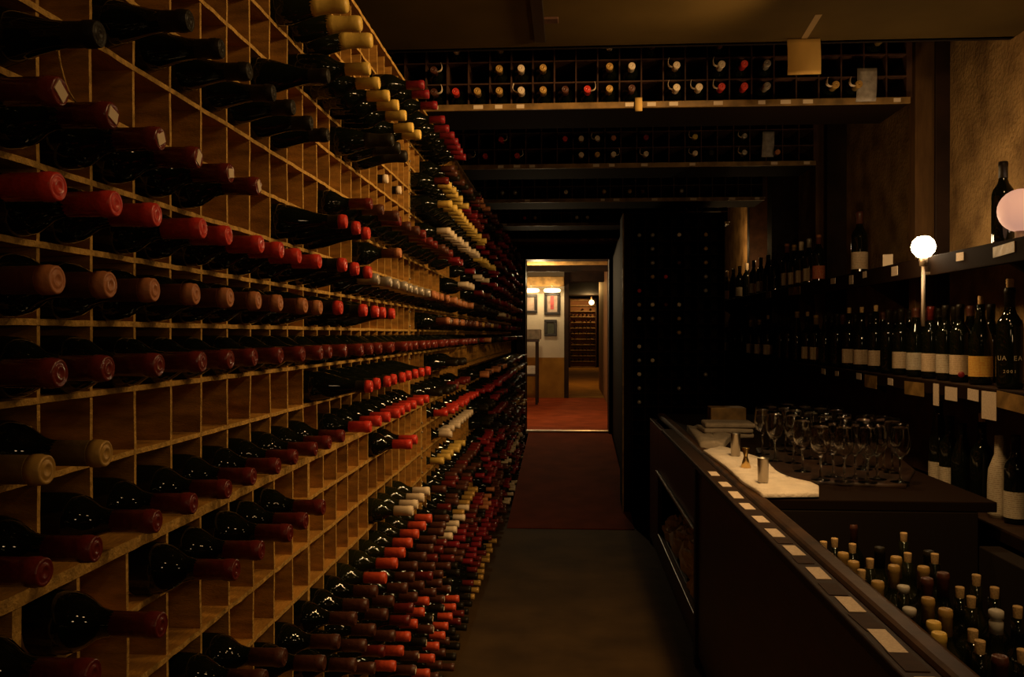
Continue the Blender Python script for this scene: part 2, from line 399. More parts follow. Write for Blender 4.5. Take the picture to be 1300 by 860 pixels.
# upper cells, first rack
run_x(u[5], .54, [61,137], 'the shelf two above the red row', 'burgundy', 'black')
run_x(u[6], .54, [196,245,288,323,357,376,403,420], 'the black diagonal at upper left', 'burgundy', 'black')
run_x(u[4], .52, [83,139,198,256,298,326,352], 'the paper stickered row', 'bordeaux', 'burgundy', sticker=True)
run_x(u[4], .50, [445,461,474], 'the trio beyond the stickered row', 'burgundy', 'redend')
run_x(u[4], .52, [517], 'the shelf above the silver run', 'bordeaux', 'copper')
run_x(u[3], .525, [84,164,206,270,297,336,358,385,411], 'the bright red row at the left edge', 'bordeaux', 'red')
run_x(u[3], .50, [447,465,481], 'the trio ending the red row', 'burgundy', 'redend')
run_c(u[3], .52, col(488), col(552), 'the silver run at mid height', 'bordeaux', 'silver')
run_c(u[3], .52, col(552), col(606), 'the copper run beyond the silver', 'bordeaux', 'copper')
run_x(u[2], .525, [83,142,192,253,292,321,351,374,397,414], 'the copper row beneath the red', 'bordeaux', 'copper')
run_x(u[2], .51, [447,464,475,487,497,507], 'the run ending the copper row', 'burgundy', 'redend')
run_c(u[2], .52, 27, 38, 'the second rack\'s copper row', 'bordeaux', ['brown','copper'], sticker=True)
run_c(u[2], .52, 39, 50, 'the third rack\'s copper row', 'bordeaux', ['brown','gold'])
run_c(u[1], .525, 2, 38, 'the long burgundy eye level row', 'bordeaux', 'burgundy', label='labeldark')
run_x(u[0], .525, [60,140], 'the shelf beneath the burgundy row', 'bordeaux', 'gold', label='label')
run_x(u[0], .50, [478,491,501,510,519,528,536,543,550], 'the run beneath the burgundy row', 'burgundy', 'redend')
run_c(u[5], .51, col(478), col(575), 'the slanting brown row', 'bordeaux', ['brown','darkred'], curl=0, sticker=False, label='labelpale')
run_x(u[7], .63, [500,517], 'the shelf before the yellow cluster', 'burgundy', 'creamend')
run_x(u[9], .49, [443,463,476], 'the green champagne trio up high', 'champagne', 'yellow', glass='greenglass')
run_x(u[7], .50, [421], 'the cell beyond the black diagonal', 'burgundy', 'black')
run_x(u[8], .475, [479,490,502,511,518,526,533,539], 'the yellow row below the ceiling', 'bordeaux', 'yellow')
run_x(u[7], .49, [508,515,522], 'the cluster below the yellow row', 'champagne', 'black')
# upper cells, second rack
run_x(u[10], .48, [545,550,562,569,574,579,583,587,591,594,597], 'the red row nearest the ceiling', 'bordeaux', 'wine')
run_c(u[9], .50, 27, 39, 'the dark row second from top', 'bordeaux', ['brown','black','darkred'], p=.9)
run_c(u[8], .50, 27, 33, 'the upper yellow cluster', 'bordeaux', 'yellow')
run_c(u[8], .50, 26, 39, 'the dark red upper row', 'bordeaux', ['darkred','wine'])
run_c(u[7], .485, 26, 40, 'the yellow cluster in the second rack', 'bordeaux', 'yellow')
run_c(u[6], .50, 27, 38, 'the cream row below the yellow cluster', 'bordeaux', 'cream')
run_c(u[6], .50, 39, 46, 'the yellow end of the cream row', 'bordeaux', 'yellow')
run_c(u[5], .52, 28, 39, 'the second rack\'s upper dark row', 'bordeaux', ['cream','wine'], p=.2)
run_c(u[4], .50, 33, 36, 'the trio beside the copper run', 'burgundy', 'creamend')
run_c(u[0], .50, 29, 33, 'the group past the red tips', 'burgundy', 'black')
# ledge
run_x(L[0], .54, [60,110,166,209,258,293,329,358,389,410,424,443], 'the dark red row on the wide ledge', 'bordeaux', 'darkred', label='labelpale')
run_x(L[0], .525, [472,483,494,503,512,520,528,534,540,546,552], 'the bright red run on the wide ledge', 'bordeaux', 'red')
run_c(L[0], .52, 26, 36, 'the second rack\'s wide ledge', 'bordeaux', ['black','darkred'], p=.8)
# lower cells, first rack
run_x(L[1], .478, [50,105,162,212,316,341,372,390,418,430], 'the row beneath the wide ledge', 'bordeaux', 'darkred', label='labelpale')
run_x(L[1], .485, [529,538], 'the pair beneath the ledge end', 'bordeaux', 'red')
run_x(L[3], .48, [340,360], 'the low pair by empty cells', 'bordeaux', 'brown', label='label')
run_x(L[3], .48, [530,537,544,551], 'the short cream run low down', 'bordeaux', 'cream', glass='greenglass')
run_x(L[4], .48, [370,390,408,432,446,459,471,482], 'the brown necked low row', 'bordeaux', 'brown', label='labeldark')
run_x(L[4], .48, [495,504,514,524,531,540,548,554], 'the orange red low row', 'bordeaux', 'orange', glass='greenglass')
run_c(L[5], .48, col(425,.48), 26, 'the seventh row above the floor', 'bordeaux', 'brown', label='labeldark')
run_c(L[6], .48, col(470,.48), 26, 'the row over the vivid red', 'bordeaux', ['brown','darkred'])
run_x(L[7], .485, [485,499,511,521,531,538,546,552], 'the vivid red low row', 'bordeaux', 'orange')
run_c(L[7], .48, col(553,.48), 26, 'the vivid row\'s brown end', 'bordeaux', 'brown')
run_c(L[8], .48, col(505,.48), 26, 'the row beneath the vivid red', 'bordeaux', ['brown','black'], sticker=True)
run_x(L[9], .468, [540,550,559,566,570,575,580,585,589,592], 'the orange row near the floor', 'bordeaux', 'orange')
run_c(L[10], .47, col(545,.47), 26, 'the second lowest row', 'bordeaux', ['black','brown'])
run_c(L[11], .475, col(555,.475), 26, 'the lowest row along the floor', 'bordeaux', ['black','black','brown'])
# lower cells, second rack
run_c(L[1], .51, 27, 38, 'the second rack\'s red bank', 'bordeaux', 'red')
run_c(L[2], .53, 28, 38, 'the second rack\'s cream bank', 'bordeaux', 'cream')
run_c(L[3], .52, 27, 33, 'the second rack\'s yellow bank', 'bordeaux', 'yellow', glass='greenglass')
run_c(L[4], .50, 26, 39, 'the second rack\'s dark red bank', 'bordeaux', ['darkred','brown'])
run_c(L[5], .50, 26, 39, 'the second rack\'s brown bank', 'bordeaux', ['brown','black','darkred'], p=.95)
run_c(L[6], .48, 26, 36, 'the gold dotted low row', 'bordeaux', ['gold','cream'])
run_c(L[7], .48, 26, 39, 'the second rack\'s third dark row', 'bordeaux', ['darkred','brown','wine'])
run_c(L[8], .48, 26, 39, 'the second rack\'s fourth dark row', 'bordeaux', ['darkred','brown','black'])
run_c(L[9], .47, 32, 46, 'the wine red low row', 'bordeaux', 'wine')
run_c(L[10], .47, 26, 39, 'the second rack\'s lower dark row', 'bordeaux', ['darkred','black'])
run_c(L[11], .475, 26, 33, 'the second rack\'s floor row', 'bordeaux', 'black')
run_c(L[11], .475, 33, 44, 'the yellow floor row', 'bordeaux', 'gold')
# everything farther on, a loose mix of foils
SEG = {}
for row in u[1:-1] + L:
    for c in range(39, 79):
        if (round(row,3), c) in TAKEN: continue
        if R.random() < (.62 if row > -.2 else .85):
            k_ = (round(row,3), c//9)
            if k_ not in SEG: SEG[k_] = R.choice(['darkred','wine','brown','black','darkred','wine','black','brown','copper','gold','black','wine','cream'])
            put((-.52 if row > -.2 else -.48)+R.uniform(-.02,.02), Z0+(c+.5)*W, row+.0415, 'far', 'bordeaux', SEG[k_] if R.random() < .85 else R.choice(['darkred','black','brown']))
for it in ITEMS:
    it['d'] = math.hypot(it['y'], it['X'], it['h']) if it['run'] != 'far' else 100 + it['y']
ITEMS.sort(key=lambda i: i['d'])
def in_frame(X, Y, h):
    xc = X*cY + Y*sY; zc_ = -X*sY + Y*cY
    return zc_ > .1 and -4 < 650 + F*xc/zc_ < 1304 and -4 < 424 - F*h/zc_ < 866
ITEMS = [i for i in ITEMS if in_frame(i['X'], i['y'], i['h']) or in_frame(-.615, i['y'], i['h'])]
near, far = ITEMS[:275], ITEMS[275:]
counts = {}
for it in sorted(near, key=lambda i: i['y']):
    k = (it['run'],); counts[k] = counts.get(k, 0) + 1; it['n'] = counts[k]
for it in near:
    champ = it['shape'] == 'champagne'
    o = bottle(it['shape'], it['cap'], it['glass'], it['label'], it['sticker'], it['curl'], 'champagne_bottle' if champ else 'burgundy_bottle' if it['shape'] == 'burgundy' else 'wine_bottle')
    j = it['jit']
    lay_x(o, it['X'] + R.uniform(-.004,.004), it['y'], EYE + it['h'], it['shape'], R.uniform(-.03,.03)*j, R.uniform(-.006,.006)*j, R.uniform(0, 2*PI) if not it['label'] else PI/2 + R.uniform(-.4,.4))
    n = counts[(it['run'],)]
    capn = CAP[it['cap']][0]
    if n == 1: lab = f"{capn} capped bottle lying alone in {it['run']}"
    else: lab = f"{capn} capped bottle, {nth(it['n'])} from near end, {it['run'][4:]}"
    tag(o, lab, 'champagne bottle' if champ else 'wine bottle', it['run'].replace('the ', 'bottles in the ', 1))
# the farther ones as one object
ckeys = [k for k in CAP if CAP[k][1]]
fb = MB()
bodyp = [(.031,0),(.037,.004),(.037,.18),(.0325,.203),(.019,.224),(.0142,.25)]
capp = [(.0150,.236),(.0150,.284),(.0160,.288),(.0155,.300),(0,.3012)]
for it in far:
    T = Matrix.Translation((it['X'], it['y'], EYE+it['h'])) @ Matrix.Rotation(R.uniform(-.04,.04),4,'Z') @ Matrix.Rotation(PI/2,4,'Y') @ Matrix.Translation((0,0,-.3))
    fb.lathe(bodyp, 10, 0, True, T); fb.lathe(capp, 10, 1+ckeys.index({'redend':'red','creamend':'cream'}.get(it['cap'], it['cap'])), True, T)
FB = fb
def finish_far(): tag(fb.build('distant_wine_bottles', [M['glass']] + [CAP[k][1] for k in ckeys]), 'many small bottles filling the dim racks deep in the cellar and passage', 'wine bottles', kind='stuff')

# a loose string caught on the near rack
b = MB(); v = []; f = []
for i, (x, y) in enumerate([(74,62),(75,72),(77,84),(80,95),(83,106),(87,116),(92,124),(97,131)]):
    Y = depth_at(x, -.637); z = EYE + height(y, -.637, Y)
    v += [(-.637,Y-.0014,z),(-.6345,Y,z),(-.637,Y+.0014,z)]
for i in range(7):
    for k in range(3): f.append((3*i+k, 3*i+(k+1)%3, 3*i+3+(k+1)%3, 3*i+3+k))
b.add(v, f, 0, True)
tag(b.build('string', M['plyedge']), 'thin loose string hanging over an empty cell at the upper left', 'string')

# ------------------------------------------------------------------ racks hung across the cellar
HB = 1.0; CW = .0963
def cross_rack(yf, x0, x1, rows, label, cards, n_posts=True):
    t = empty('hanging_wine_rack', (x0, yf, EYE+HB), label, 'wine rack', 'racks hung across the cellar')
    n = round((x1-x0)/CW); Wd = x1-x0; H = rows*CW
    bevel(MB().box(0, Wd, 0, .36, 0, .024).build('bottom_board', M['blackrack'], t), .002)  # near black: shade beneath the rack put into the board's colour
    r = random.Random(int(yf*100))
    bevel(MB().box(0, Wd, -.014, 0, -.002, .026).build('front_edge', M['brass'], t), .002)
    for k in range(1, rows+1):
        MB().box(0, Wd, .004, .34, .024+k*CW-.003, .024+k*CW+.003).build('shelf', M['rackdark'], t)
    MB().box(0, Wd, .34, .36, .024, H+.03).build('back_panel', M['dark'], t)
    for k in range(n+1):
        th = .003 if 0 < k < n else .012
        MB().box(k*Wd/n-th, k*Wd/n+th, .002, .34, .024, .024+H).build('divider' if 0 < k < n else 'end_panel', M['rackdark'], t)
    for k in range(n):
        if r.random() < cards:
            MB().box((k+.25)*Wd/n, (k+.25+r.uniform(.3,.5))*Wd/n, -.0155, -.014, .004, .021).build('price_card', M['tagpaper'], t)
    return t
RK = [(3.87, -.93, 1.475), (5.25, -.93, 1.46), (6.60, -.93, 1.46), (8.03, -.93, 1.46), (9.35, -.93, 1.46)]
names = ['nearest bottle rack hung across the cellar under the low ceiling, worn front edge', 'second bottle rack hung across the cellar, behind the one with notes',
         'third bottle rack hung across the cellar, barely lit', 'fourth bottle rack hung across the cellar, faint tan edge', 'farthest bottle rack hung just before the doorway']
for (yf,x0,x1), nm, rows, cd in zip(RK, names, (3,3,2,2,2), (.55,.5,.4,.35,.2)): cross_rack(yf, x0, x1, rows, nm, cd)
def far_y(x, tipY, z, cap):
    T = Matrix.Translation((x, tipY, z)) @ Matrix.Rotation(R.uniform(-.04,.04),4,'Z') @ Matrix.Rotation(PI/2,4,'X') @ Matrix.Translation((0,0,-.3))
    FB.lathe(bodyp, 10, 0, True, T); FB.lathe(capp, 10, 1+ckeys.index(cap), True, T)
HANG = [
 [(503,66,'brown',0),(569,72,'cream',0),(553,88,'brown',1),(553,114,'brown',1),(578,114,'red',0),(604,114,'gold',0),(636,86,'gold',0),(637,61,'gold',0),(642,114,'gold',0),(666,81,'cream',0),(667,108,'cream',-1),(693,84,'gold',0),(695,112,'gold',0),(725,111,'brown',0),(752,111,'red',1),(780,59,'cream',0),(780,84,'gold',0),(780,112,'gold',0),(810,80,'cream',0),(806,111,'brown',0),(831,58,'brown',0),(873,79,'cream',-1),(869,106,'cream',-1),(895,106,'cream',-1),(924,55,'brown',-1),(929,77,'cream',-1),(928,105,'red',-1),(953,77,'red',0),(954,105,'red',0),(986,75,'silver',0),(985,102,'silver',0),(1049,101,'gold',-1),(1080,103,'gold',-1),(1122,52,'gold',-1)],
 [(600,195,'brown',1),(619,194,'red',0),(637,175,'red',1),(661,194,'red',1),(721,174,'red',0),(741,173,'cream',0),(740,195,'cream',0),(762,175,'cream',-1),(764,195,'gold',0),(785,175,'copper',0),(787,195,'cream',1),(824,175,'wine',0),(828,193,'cream',-1),(886,177,'yellow',-1),(886,196,'cream',-1),(907,195,'black',0),(946,177,'silver',-1),(947,197,'silver',-1),(995,195,'copper',0)],
 [(635,244,'silver',0),(653,244,'silver',0),(722,243,'cream',0),(769,244,'gold',0),(796,245,'gold',0),(802,243,'brown',0),(865,242,'silver',0)],
 [(665,275,'red',0),(680,276,'gold',0),(735,276,'cream',1),(747,275,'cream',0),(761,275,'brown',0),(804,276,'red',0),(831,276,'gold',0),(884,276,'red',0)],
]
which = ['the nearest hanging rack', 'the second hanging rack', 'the third hanging rack', 'the fourth hanging rack']
for (yf,x0,x1), lst, w_ in zip(RK, HANG, which):
    n = round((x1-x0)/CW); cw = (x1-x0)/n; seen = {}; rowsn = {}
    placed = []
    for x, y, cap, curl in lst:
        X = across(x, yf-.09); hh = height(y, X, yf-.09)
        k = math.floor((X-x0)/cw); rr = max(0, min(2, math.floor((hh-HB-.024)/CW)))
        while (k, rr) in seen: k += 1
        seen[(k, rr)] = 1
        placed.append((rr, x0+(k+.5)*cw, cap, curl))
    placed.sort(key=lambda q: (q[0], q[1]))
    for rr, X, cap, curl in placed:
        if yf > 6:
            far_y(X, yf-.085, EYE+HB+.024+rr*CW+.0412, cap); continue
        o = bottle('bordeaux', cap, 'glass', None, False, curl, 'wine_bottle')
        rowsn[rr] = rowsn.get(rr, 0) + 1
        lay_y(o, X, yf-.085, EYE+HB+.024+rr*CW+.0412, 'bordeaux', R.uniform(-.05,.05), R.uniform(-.02,.02), 0 )
        rown = ['bottom','middle','top'][rr]
        tag(o, f"{CAP[cap][0]} capped bottle, {nth(rowsn[rr])} from left, {rown} row of {w_}", 'wine bottle', f'bottles in {w_}')
# notes hung from the nearest rack
def note(x0,x1,y0,y1,Y,m,label,tilt=0,tape=None):
    Xa, Xb = across(x0,Y), across(x1,Y); za, zb = height(y1,Xa,Y), height(y0,Xa,Y)
    cx = (Xa+Xb)/2; w = Xb-Xa; h = zb-za
    t = empty('paper_note', (cx, Y, EYE+zb), label, 'note')
    b = MB(); n = 8; v = []; f = []
    for i in range(n+1):
        s = i/n; bow = .010*math.sin(s*2.4)-.004
        v += [(-w/2+tilt*s*.4, -bow, -h*s), (w/2+tilt*s*.4, -bow-.004*s, -h*s)]
    f = [(2*i, 2*i+2, 2*i+3, 2*i+1) for i in range(n)]
    b.add(v, f, 0, True); o = b.build('paper', m, t); s_ = o.modifiers.new('thick','SOLIDIFY'); s_.thickness = .0012
    if tape:
        (ta, tb) = tape
        T = Matrix.Rotation(ta, 4, 'Y')
        MB().box(-.012,.012,-.010,-.0085,-.015,tb,0,T).build('tape', M['tape'], t)
    return t
yn = note(999,1041,50,96,3.50,M['yellownote'],'square yellow paper note taped to the ceiling edge before the hanging racks', .0)
MB().box(-.012,.012,-.26,0,-.0015,-.0003).build('tape', M['tape'], yn, (0,0,1.168+EYE-yn.location.z), (0,0,-.06))
note(1088,1113,87,130,3.850,M['greynote'],'narrow grey printed note hanging on the nearest hanging rack near the right wall', -.02)
note(806,815,124,142,3.850,M['yellownote'],'tiny yellow tag hanging from the nearest hanging rack edge', 0)
note(968,983,167,200,5.23,M['greynote'],'small grey paper hung on the second hanging rack near its right end', -.02)
note(893,915,268,288,8.01,M['greynote'],'faint square paper on the fourth hanging rack at its right', 0)

# ------------------------------------------------------------------ partition rack facing the camera, right of the ramp
t = empty('wine_rack', (.50, 6.9, 0), 'dark tall bottle rack facing down the cellar, right of the doorway', 'wine rack')
PX, PWd, PH = .50, .72, EYE+.95; pn, pm = 7, 22
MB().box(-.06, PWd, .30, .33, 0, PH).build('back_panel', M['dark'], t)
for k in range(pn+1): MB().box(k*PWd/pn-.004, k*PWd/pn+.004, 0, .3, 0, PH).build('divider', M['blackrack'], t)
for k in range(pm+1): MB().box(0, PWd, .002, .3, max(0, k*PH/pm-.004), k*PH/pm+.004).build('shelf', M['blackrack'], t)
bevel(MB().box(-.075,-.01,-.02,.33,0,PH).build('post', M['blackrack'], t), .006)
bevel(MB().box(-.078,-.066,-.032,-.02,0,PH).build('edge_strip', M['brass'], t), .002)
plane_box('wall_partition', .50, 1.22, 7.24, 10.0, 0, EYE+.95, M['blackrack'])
PB = [(800,296,'silver'),(827,296,'silver'),(855,296,'cream'),(900,296,'gold'),(827,310,'silver'),(900,310,'gold'),(827,324,'silver'),(856,323,'brown'),(900,324,'gold'),(827,338,'silver'),(897,338,'silver'),(825,350,'gold'),(842,351,'red'),(900,352,'silver'),(818,365,'red'),(900,365,'silver'),(798,378,'gold'),(827,378,'cream'),(848,378,'brown'),(827,392,'wine'),(867,392,'cream'),(812,405,'cream'),(828,406,'silver'),(866,406,'gold'),(866,419,'gold'),(812,445,'cream'),(825,448,'cream'),(800,446,'brown'),(816,461,'silver'),(802,479,'cream'),(815,480,'cream'),(803,494,'silver'),(815,494,'cream'),(804,508,'silver'),(815,508,'silver'),(890,480,'silver'),(870,495,'silver')]
used = {}
for x, y, cap in PB:
    X = across(x, 6.83); hh = EYE + height(y, X, 6.83)
    k = min(pn-1, max(0, math.floor((X-PX)/(PWd/pn)))); r_ = math.floor(hh/(PH/pm))
    if (k, r_) in used: continue
    used[(k, r_)] = cap
rc = {}
for (k, r_) in sorted(used, key=lambda q: (-q[1], q[0])):
    far_y(PX+(k+.5)*PWd/pn, 6.83, r_*PH/pm+.0415, used[(k, r_)])

# ------------------------------------------------------------------ right wall: posts and bottle shelves
def post(i, x, wpx, X, m, z0, z1):
    y = depth_at(x, X); w = wpx*y/F
    o = MB().box(X-.05, 1.755, y-w/2, y+w/2, z0, z1).build('trim_post', m); struct(bevel(o, .005))
for a in [(1171,20,1.67,M['postwood']),(1200,5,1.735,M['darkwood']),(1044,7,1.68,M['postwood']),(1059,7,1.68,M['darkwood']),(957,14,1.62,M['rackdark']),(985,26,1.60,M['darkwood'])]:
    post(0, *a, EYE-.1, EYE+1.6)
SX = 1.44      # front of the bar shelves
def wall_shelf(ht, y0, y1, label, fascia=.05, depth=.30):
    t = empty('bar_shelf', (SX, y0, EYE+ht), label, 'shelf', 'bottle shelves on the right wall')
    bevel(MB().box(0, depth, 0, y1-y0, -.022, 0).build('board', M['darkwood'], t), .003)
    bevel(MB().box(-.016, 0, 0, y1-y0, -fascia, .002).build('fascia', M['blackrack'], t), .003)
    for k in range(5):
        yy = (k+.5)*(y1-y0)/5
        b = MB(); b.add([(.02,yy-.012,-.022),(.02,yy+.012,-.022),(depth,yy-.012,-.022),(depth,yy+.012,-.022),(depth,yy-.012,-.2),(depth,yy+.012,-.2)], [(0,2,4),(1,5,3),(0,4,5,1),(0,1,3,2),(2,3,5,4)])
        b.build('bracket', M['darkwood'], t)
    return t
S1, S2, S3 = .305, -.188, -.65
wall_shelf(S1, 2.4, 9.4, 'upper bottle shelf on the right wall, level with the bright bulb', .075)
wall_shelf(S2, 2.4, 9.4, 'middle bottle shelf on the right wall, under the bright bulb', .05)
wall_shelf(S3, 2.2, 4.2, 'lowest bottle shelf behind the bar at the right edge', .04)
struct(MB().box(1.60,1.75,2.2,9.4,EYE-.62,EYE-.2).build('wall_backsplash', M['rackdark']))
SB = {'tops': {}}
def standing(x, ht, X, shape, cap, label, lab, cat='wine bottle', cork=False, glass='glass', sc=1, lspan=None, frac=1.15, group='bottles on the right wall shelves'):
    y = depth_at(x, X)
    o = bpy.data.objects.new('burgundy_bottle' if shape == 'burgundy' else 'wine_bottle', bottle_mesh(shape, glass)); C.objects.link(o)
    if cap: part('capsule', cap_mesh(shape, cap), o)
    if lab:
        lo, hi = lspan or (None, None)
        p_ = part('label', label_mesh(shape, lab, frac, lo, hi), o)
    if cork:
        k = ('cork', shape)
        if k not in MESH:
            Lz = SHAPES[shape]['L']; MESH[k] = MB().lathe([(.0095,Lz-.012),(.0098,Lz+.004),(.0108,Lz+.026),(.010,Lz+.028),(0,Lz+.028)], 12).mesh('cork', M['cork'])
        part('cork', MESH[k], o)
    o.location = (X, y, EYE+ht+.001); o.scale = (sc,)*3
    o.rotation_euler.z = -math.atan2(X, y) + R.uniform(-.25,.25)
    tag(o, label, cat, group)
    return o
# middle shelf, photo column / row depth / shape / cap / label
mid = [(1078,'bordeaux',None,'label',1,'label high'),(1094,'burgundy',None,'label',1,0),(1112,'bordeaux',None,'label',1,0),(1128,'bordeaux','black',None,0,0),(1144,'bordeaux','black','label',0,0),(1163,'burgundy','brown','labelpale',0,0),(1182,'bordeaux','darkred','label',0,0),(1201,'bordeaux','black','labelpale',0,0),(1219,'bordeaux','black','label',0,0),(1245,'burgundy',None,'labelyellow',1,0),
       (1063,'bordeaux','black',None,0,0),(1048,'burgundy','black',None,0,0),(1036,'bordeaux','gold','label',0,0),(1025,'bordeaux',None,'label',1,0),(1012,'long','gold',None,0,0),(1001,'bordeaux','black',None,0,0),(991,'bordeaux','black',None,0,0),(975,'bordeaux',None,'label',1,0),(964,'burgundy','gold','label',0,0),(953,'bordeaux','gold','label',0,0),(942,'bordeaux','black',None,0,0),(933,'bordeaux','black',None,0,0),(921,'bordeaux','gold','label',0,0),(911,'bordeaux','black',None,0,0)]
mid.sort(key=lambda q: -q[0])
for i, (x, sh, cap, lb, ck, _) in enumerate(mid):
    look = {'label':'cream labelled','labelpale':'pale labelled','labelyellow':'yellow labelled',None:'dark unlabelled'}[lb]
    look += ' corked bottle' if ck else ' bottle'
    o = standing(x, S2, 1.515, sh, cap, f"{look}, {nth(i+2)} from the right on the middle wall shelf", lb, cork=bool(ck), lspan=(.03,.105) if lb else None)
    if x == 1219:
        s_ = MB().lathe([(.012,0),(.011,.0015),(0,.0015)],14).mesh('seal', CAP['wine'][1]); q = part('red_seal', s_, o)
        q.rotation_euler = (PI/2,0,.25); q.location = (.010,-.0378,.03)
mg = standing(1282, S2, 1.50, 'bordeaux', 'black', 'big dark magnum with pale lettering at the right end of the middle wall shelf', None, cork=True, sc=1.14)
mg.rotation_euler.z = -math.atan2(1.5, mg.location.y)
def lettering(txt, size, z, parent, r):
    b = MB()
    for i, ch in enumerate(txt):
        if ch == ' ': continue
        cu = bpy.data.curves.new('letter','FONT'); cu.body = ch; cu.size = size; cu.align_x = 'CENTER'; cu.extrude = .0003
        o = bpy.data.objects.new('letter', cu); me = bpy.data.meshes.new_from_object(o)
        a = (i-(len(txt)-1)/2)*size*.74/r
        T = Matrix.Translation((r*math.sin(a), -r*math.cos(a), z)) @ Matrix.Rotation(a, 4, 'Z') @ Matrix.Rotation(PI/2, 4, 'X')
        b.add([v.co for v in me.vertices], [tuple(p.vertices) for p in me.polygons], 0, False, T)
        bpy.data.objects.remove(o); bpy.data.curves.remove(cu); bpy.data.meshes.remove(me)
    b.build('lettering', M['lettering'], parent)
lettering('UA EA', .020, .085, mg, .0378); lettering('2001', .013, .048, mg, .0378)
# second row of dark bottles standing behind
bk = [1105,1121,1137,1155,1174,1192,1212,1232,1258,1086,1070,1056]
bk.sort(reverse=True)
for i, x in enumerate(bk):
    standing(x, S2, 1.62, ('bordeaux','burgundy')[i%2], ('black','brown','black')[i%3], f"dark bottle, {nth(i+1)} from the right, middle wall shelf back row", None)
# upper shelf
up = [(1273,'bordeaux','black',None,1.0),(1091,'bordeaux','brown','label',1.12),(1039,'bordeaux','copper','labelred',1),(1027,'bordeaux','silver','label',1),(1017,'bordeaux','cream','label',1),(1008,'burgundy','gold','label',1),(999,'bordeaux','copper','label',1.08),(984,'bordeaux','black',None,1),(975,'burgundy','black',None,1),(966,'bordeaux','black','labelpale',1),(957,'bordeaux','black','labelpale',1),(948,'bordeaux','cream',None,1),(939,'bordeaux','black','labelpale',1),(931,'burgundy','black',None,1),(923,'bordeaux','silver','labelpale',1),(915,'bordeaux','black',None,1),(908,'bordeaux','silver',None,1)]
for i, (x, sh, cap, lb, s_) in enumerate(up):
    look = {'label':'cream labelled','labelpale':'pale labelled','labelred':'red labelled',None:'dark unlabelled'}[lb]
    standing(x, S1, 1.53, sh, cap, f"{look} bottle, {nth(i+1)} from the right on the upper wall shelf", lb, sc=s_, lspan=(.03,.11) if lb else None)
card = tag(MB().box(-.022,.022,-.001,.001,0,.07).build('card', M['tagpaper']), 'small blank tan card standing on the upper wall shelf left of the bulb', 'card')
card.location = (1.50, depth_at(1127,1.50), EYE+S1); card.rotation_euler = (-.1,0,-.3)
# lowest shelf
lowb = [(1192,'long','black','labelpale',1.1),(1206,'bordeaux','black','labelpale',1.05),(1222,'burgundy','black',None,1),(1247,'bordeaux',None,None,1.08),(1290,'bordeaux','black','labelpale',1)]
for i, (x, sh, cap, lb, s_) in enumerate(lowb):
    standing(x, S3, 1.53, sh, cap, f"{'pale labelled' if lb else 'dark unlabelled'} bottle, {nth(i+1)} from the left on the lowest wall shelf", lb, sc=s_, cork=(cap is None), lspan=(.02,.11) if lb else None)
o = MB().lathe([(.038,0),(.041,.02),(.040,.12),(.037,.17),(.025,.205),(.018,.225),(.017,.29),(0,.292)], 14).build('wrapped_bottle', M['labelpale'])
tag(o, 'bottle wrapped in pale crumpled paper on the lowest wall shelf', 'wine bottle'); o.location = (1.52, depth_at(1270,1.52), EYE+S3)
# price cards on the shelf fascias
cards = [(1057,S1,.03,.08),(1080,S1,.045,.06),(1097,S1,.03,.05),(1135,S1,.04,.07),(1218,S1,.03,.06),(1273,S1,.035,.14),(1008,S1,.05,.28),(975,S1,.045,.16),
         (1090,S2,.03,.07),(1105,S2,.06,.16),(1130,S2,.03,.06),(1160,S2,.055,.20),(1188,S2,.085,.05),(1207,S2,.05,.10),(1235,S2,.04,.08),(1255,S2,.095,.10),(1283,S2,.055,.18),(1062,S2,.025,.06),(1045,S2,.03,.07)]
cards.sort(key=lambda q: (q[1], -q[0])); cn = {}
for x, s_, hh, w in cards:
    y = depth_at(x, SX-.02); cn[s_] = cn.get(s_, 0)+1
    o = MB().box(-.001,.001,-w/2,w/2,-hh,0).build('price_card', M['paper'] if w < .12 else M['brass'])
    o.location = (SX-.0185, y, EYE+s_-.004-R.uniform(0,.008)); o.rotation_euler = (R.uniform(-.05,.05),0,0)
    tag(o, f"paper price card, {nth(cn[s_])} from the right along the {'upper' if s_ > 0 else 'middle'} wall shelf edge", 'price card', 'price cards on the wall shelves')

# ------------------------------------------------------------------ bulb and glow globe on the right
def bulb_lamp(X, Y, h, label, power, r=.036, stem=.12, mesh_mat='bulb'):
    t = empty('bulb_lamp', (X, Y, EYE+h), label, 'lamp')
    MB().lathe([(.0,-.9*r),(.55*r,-.75*r),(.9*r,-.3*r),(r,.1*r),(.85*r,.6*r),(.5*r,.95*r),(.0,1.05*r)], 20).build('bulb', M[mesh_mat], t)
    MB().lathe([(.014,-.9*r-.03),(.016,-.9*r),(.010,-.9*r+.008),(0,-.9*r+.008)], 14).build('socket', M['socket'], t)
    MB().lathe([(.006,-stem-.03),(.007,-stem-.03),(.007,-.9*r-.03),(0,-.9*r-.03)], 12).build('glare_streak', M['glarestreak'], t)  # pale rod standing in for a streak of glare below the bulb
    MB().box(-.005,.03,-.006,.006,-.105,-.095).build('bracket', M['socket'], t)
    return t
BX = 1.40; BY = depth_at(1172, BX); BH = height(315, BX, BY)
bulb_lamp(BX, BY, BH, 'bright bare bulb above a pale glare streak in front of the right wall shelves', 6, r=.046, stem=.28)
B2X = 1.63; B2Y = depth_at(1312, B2X); B2H = height(268, B2X, B2Y)

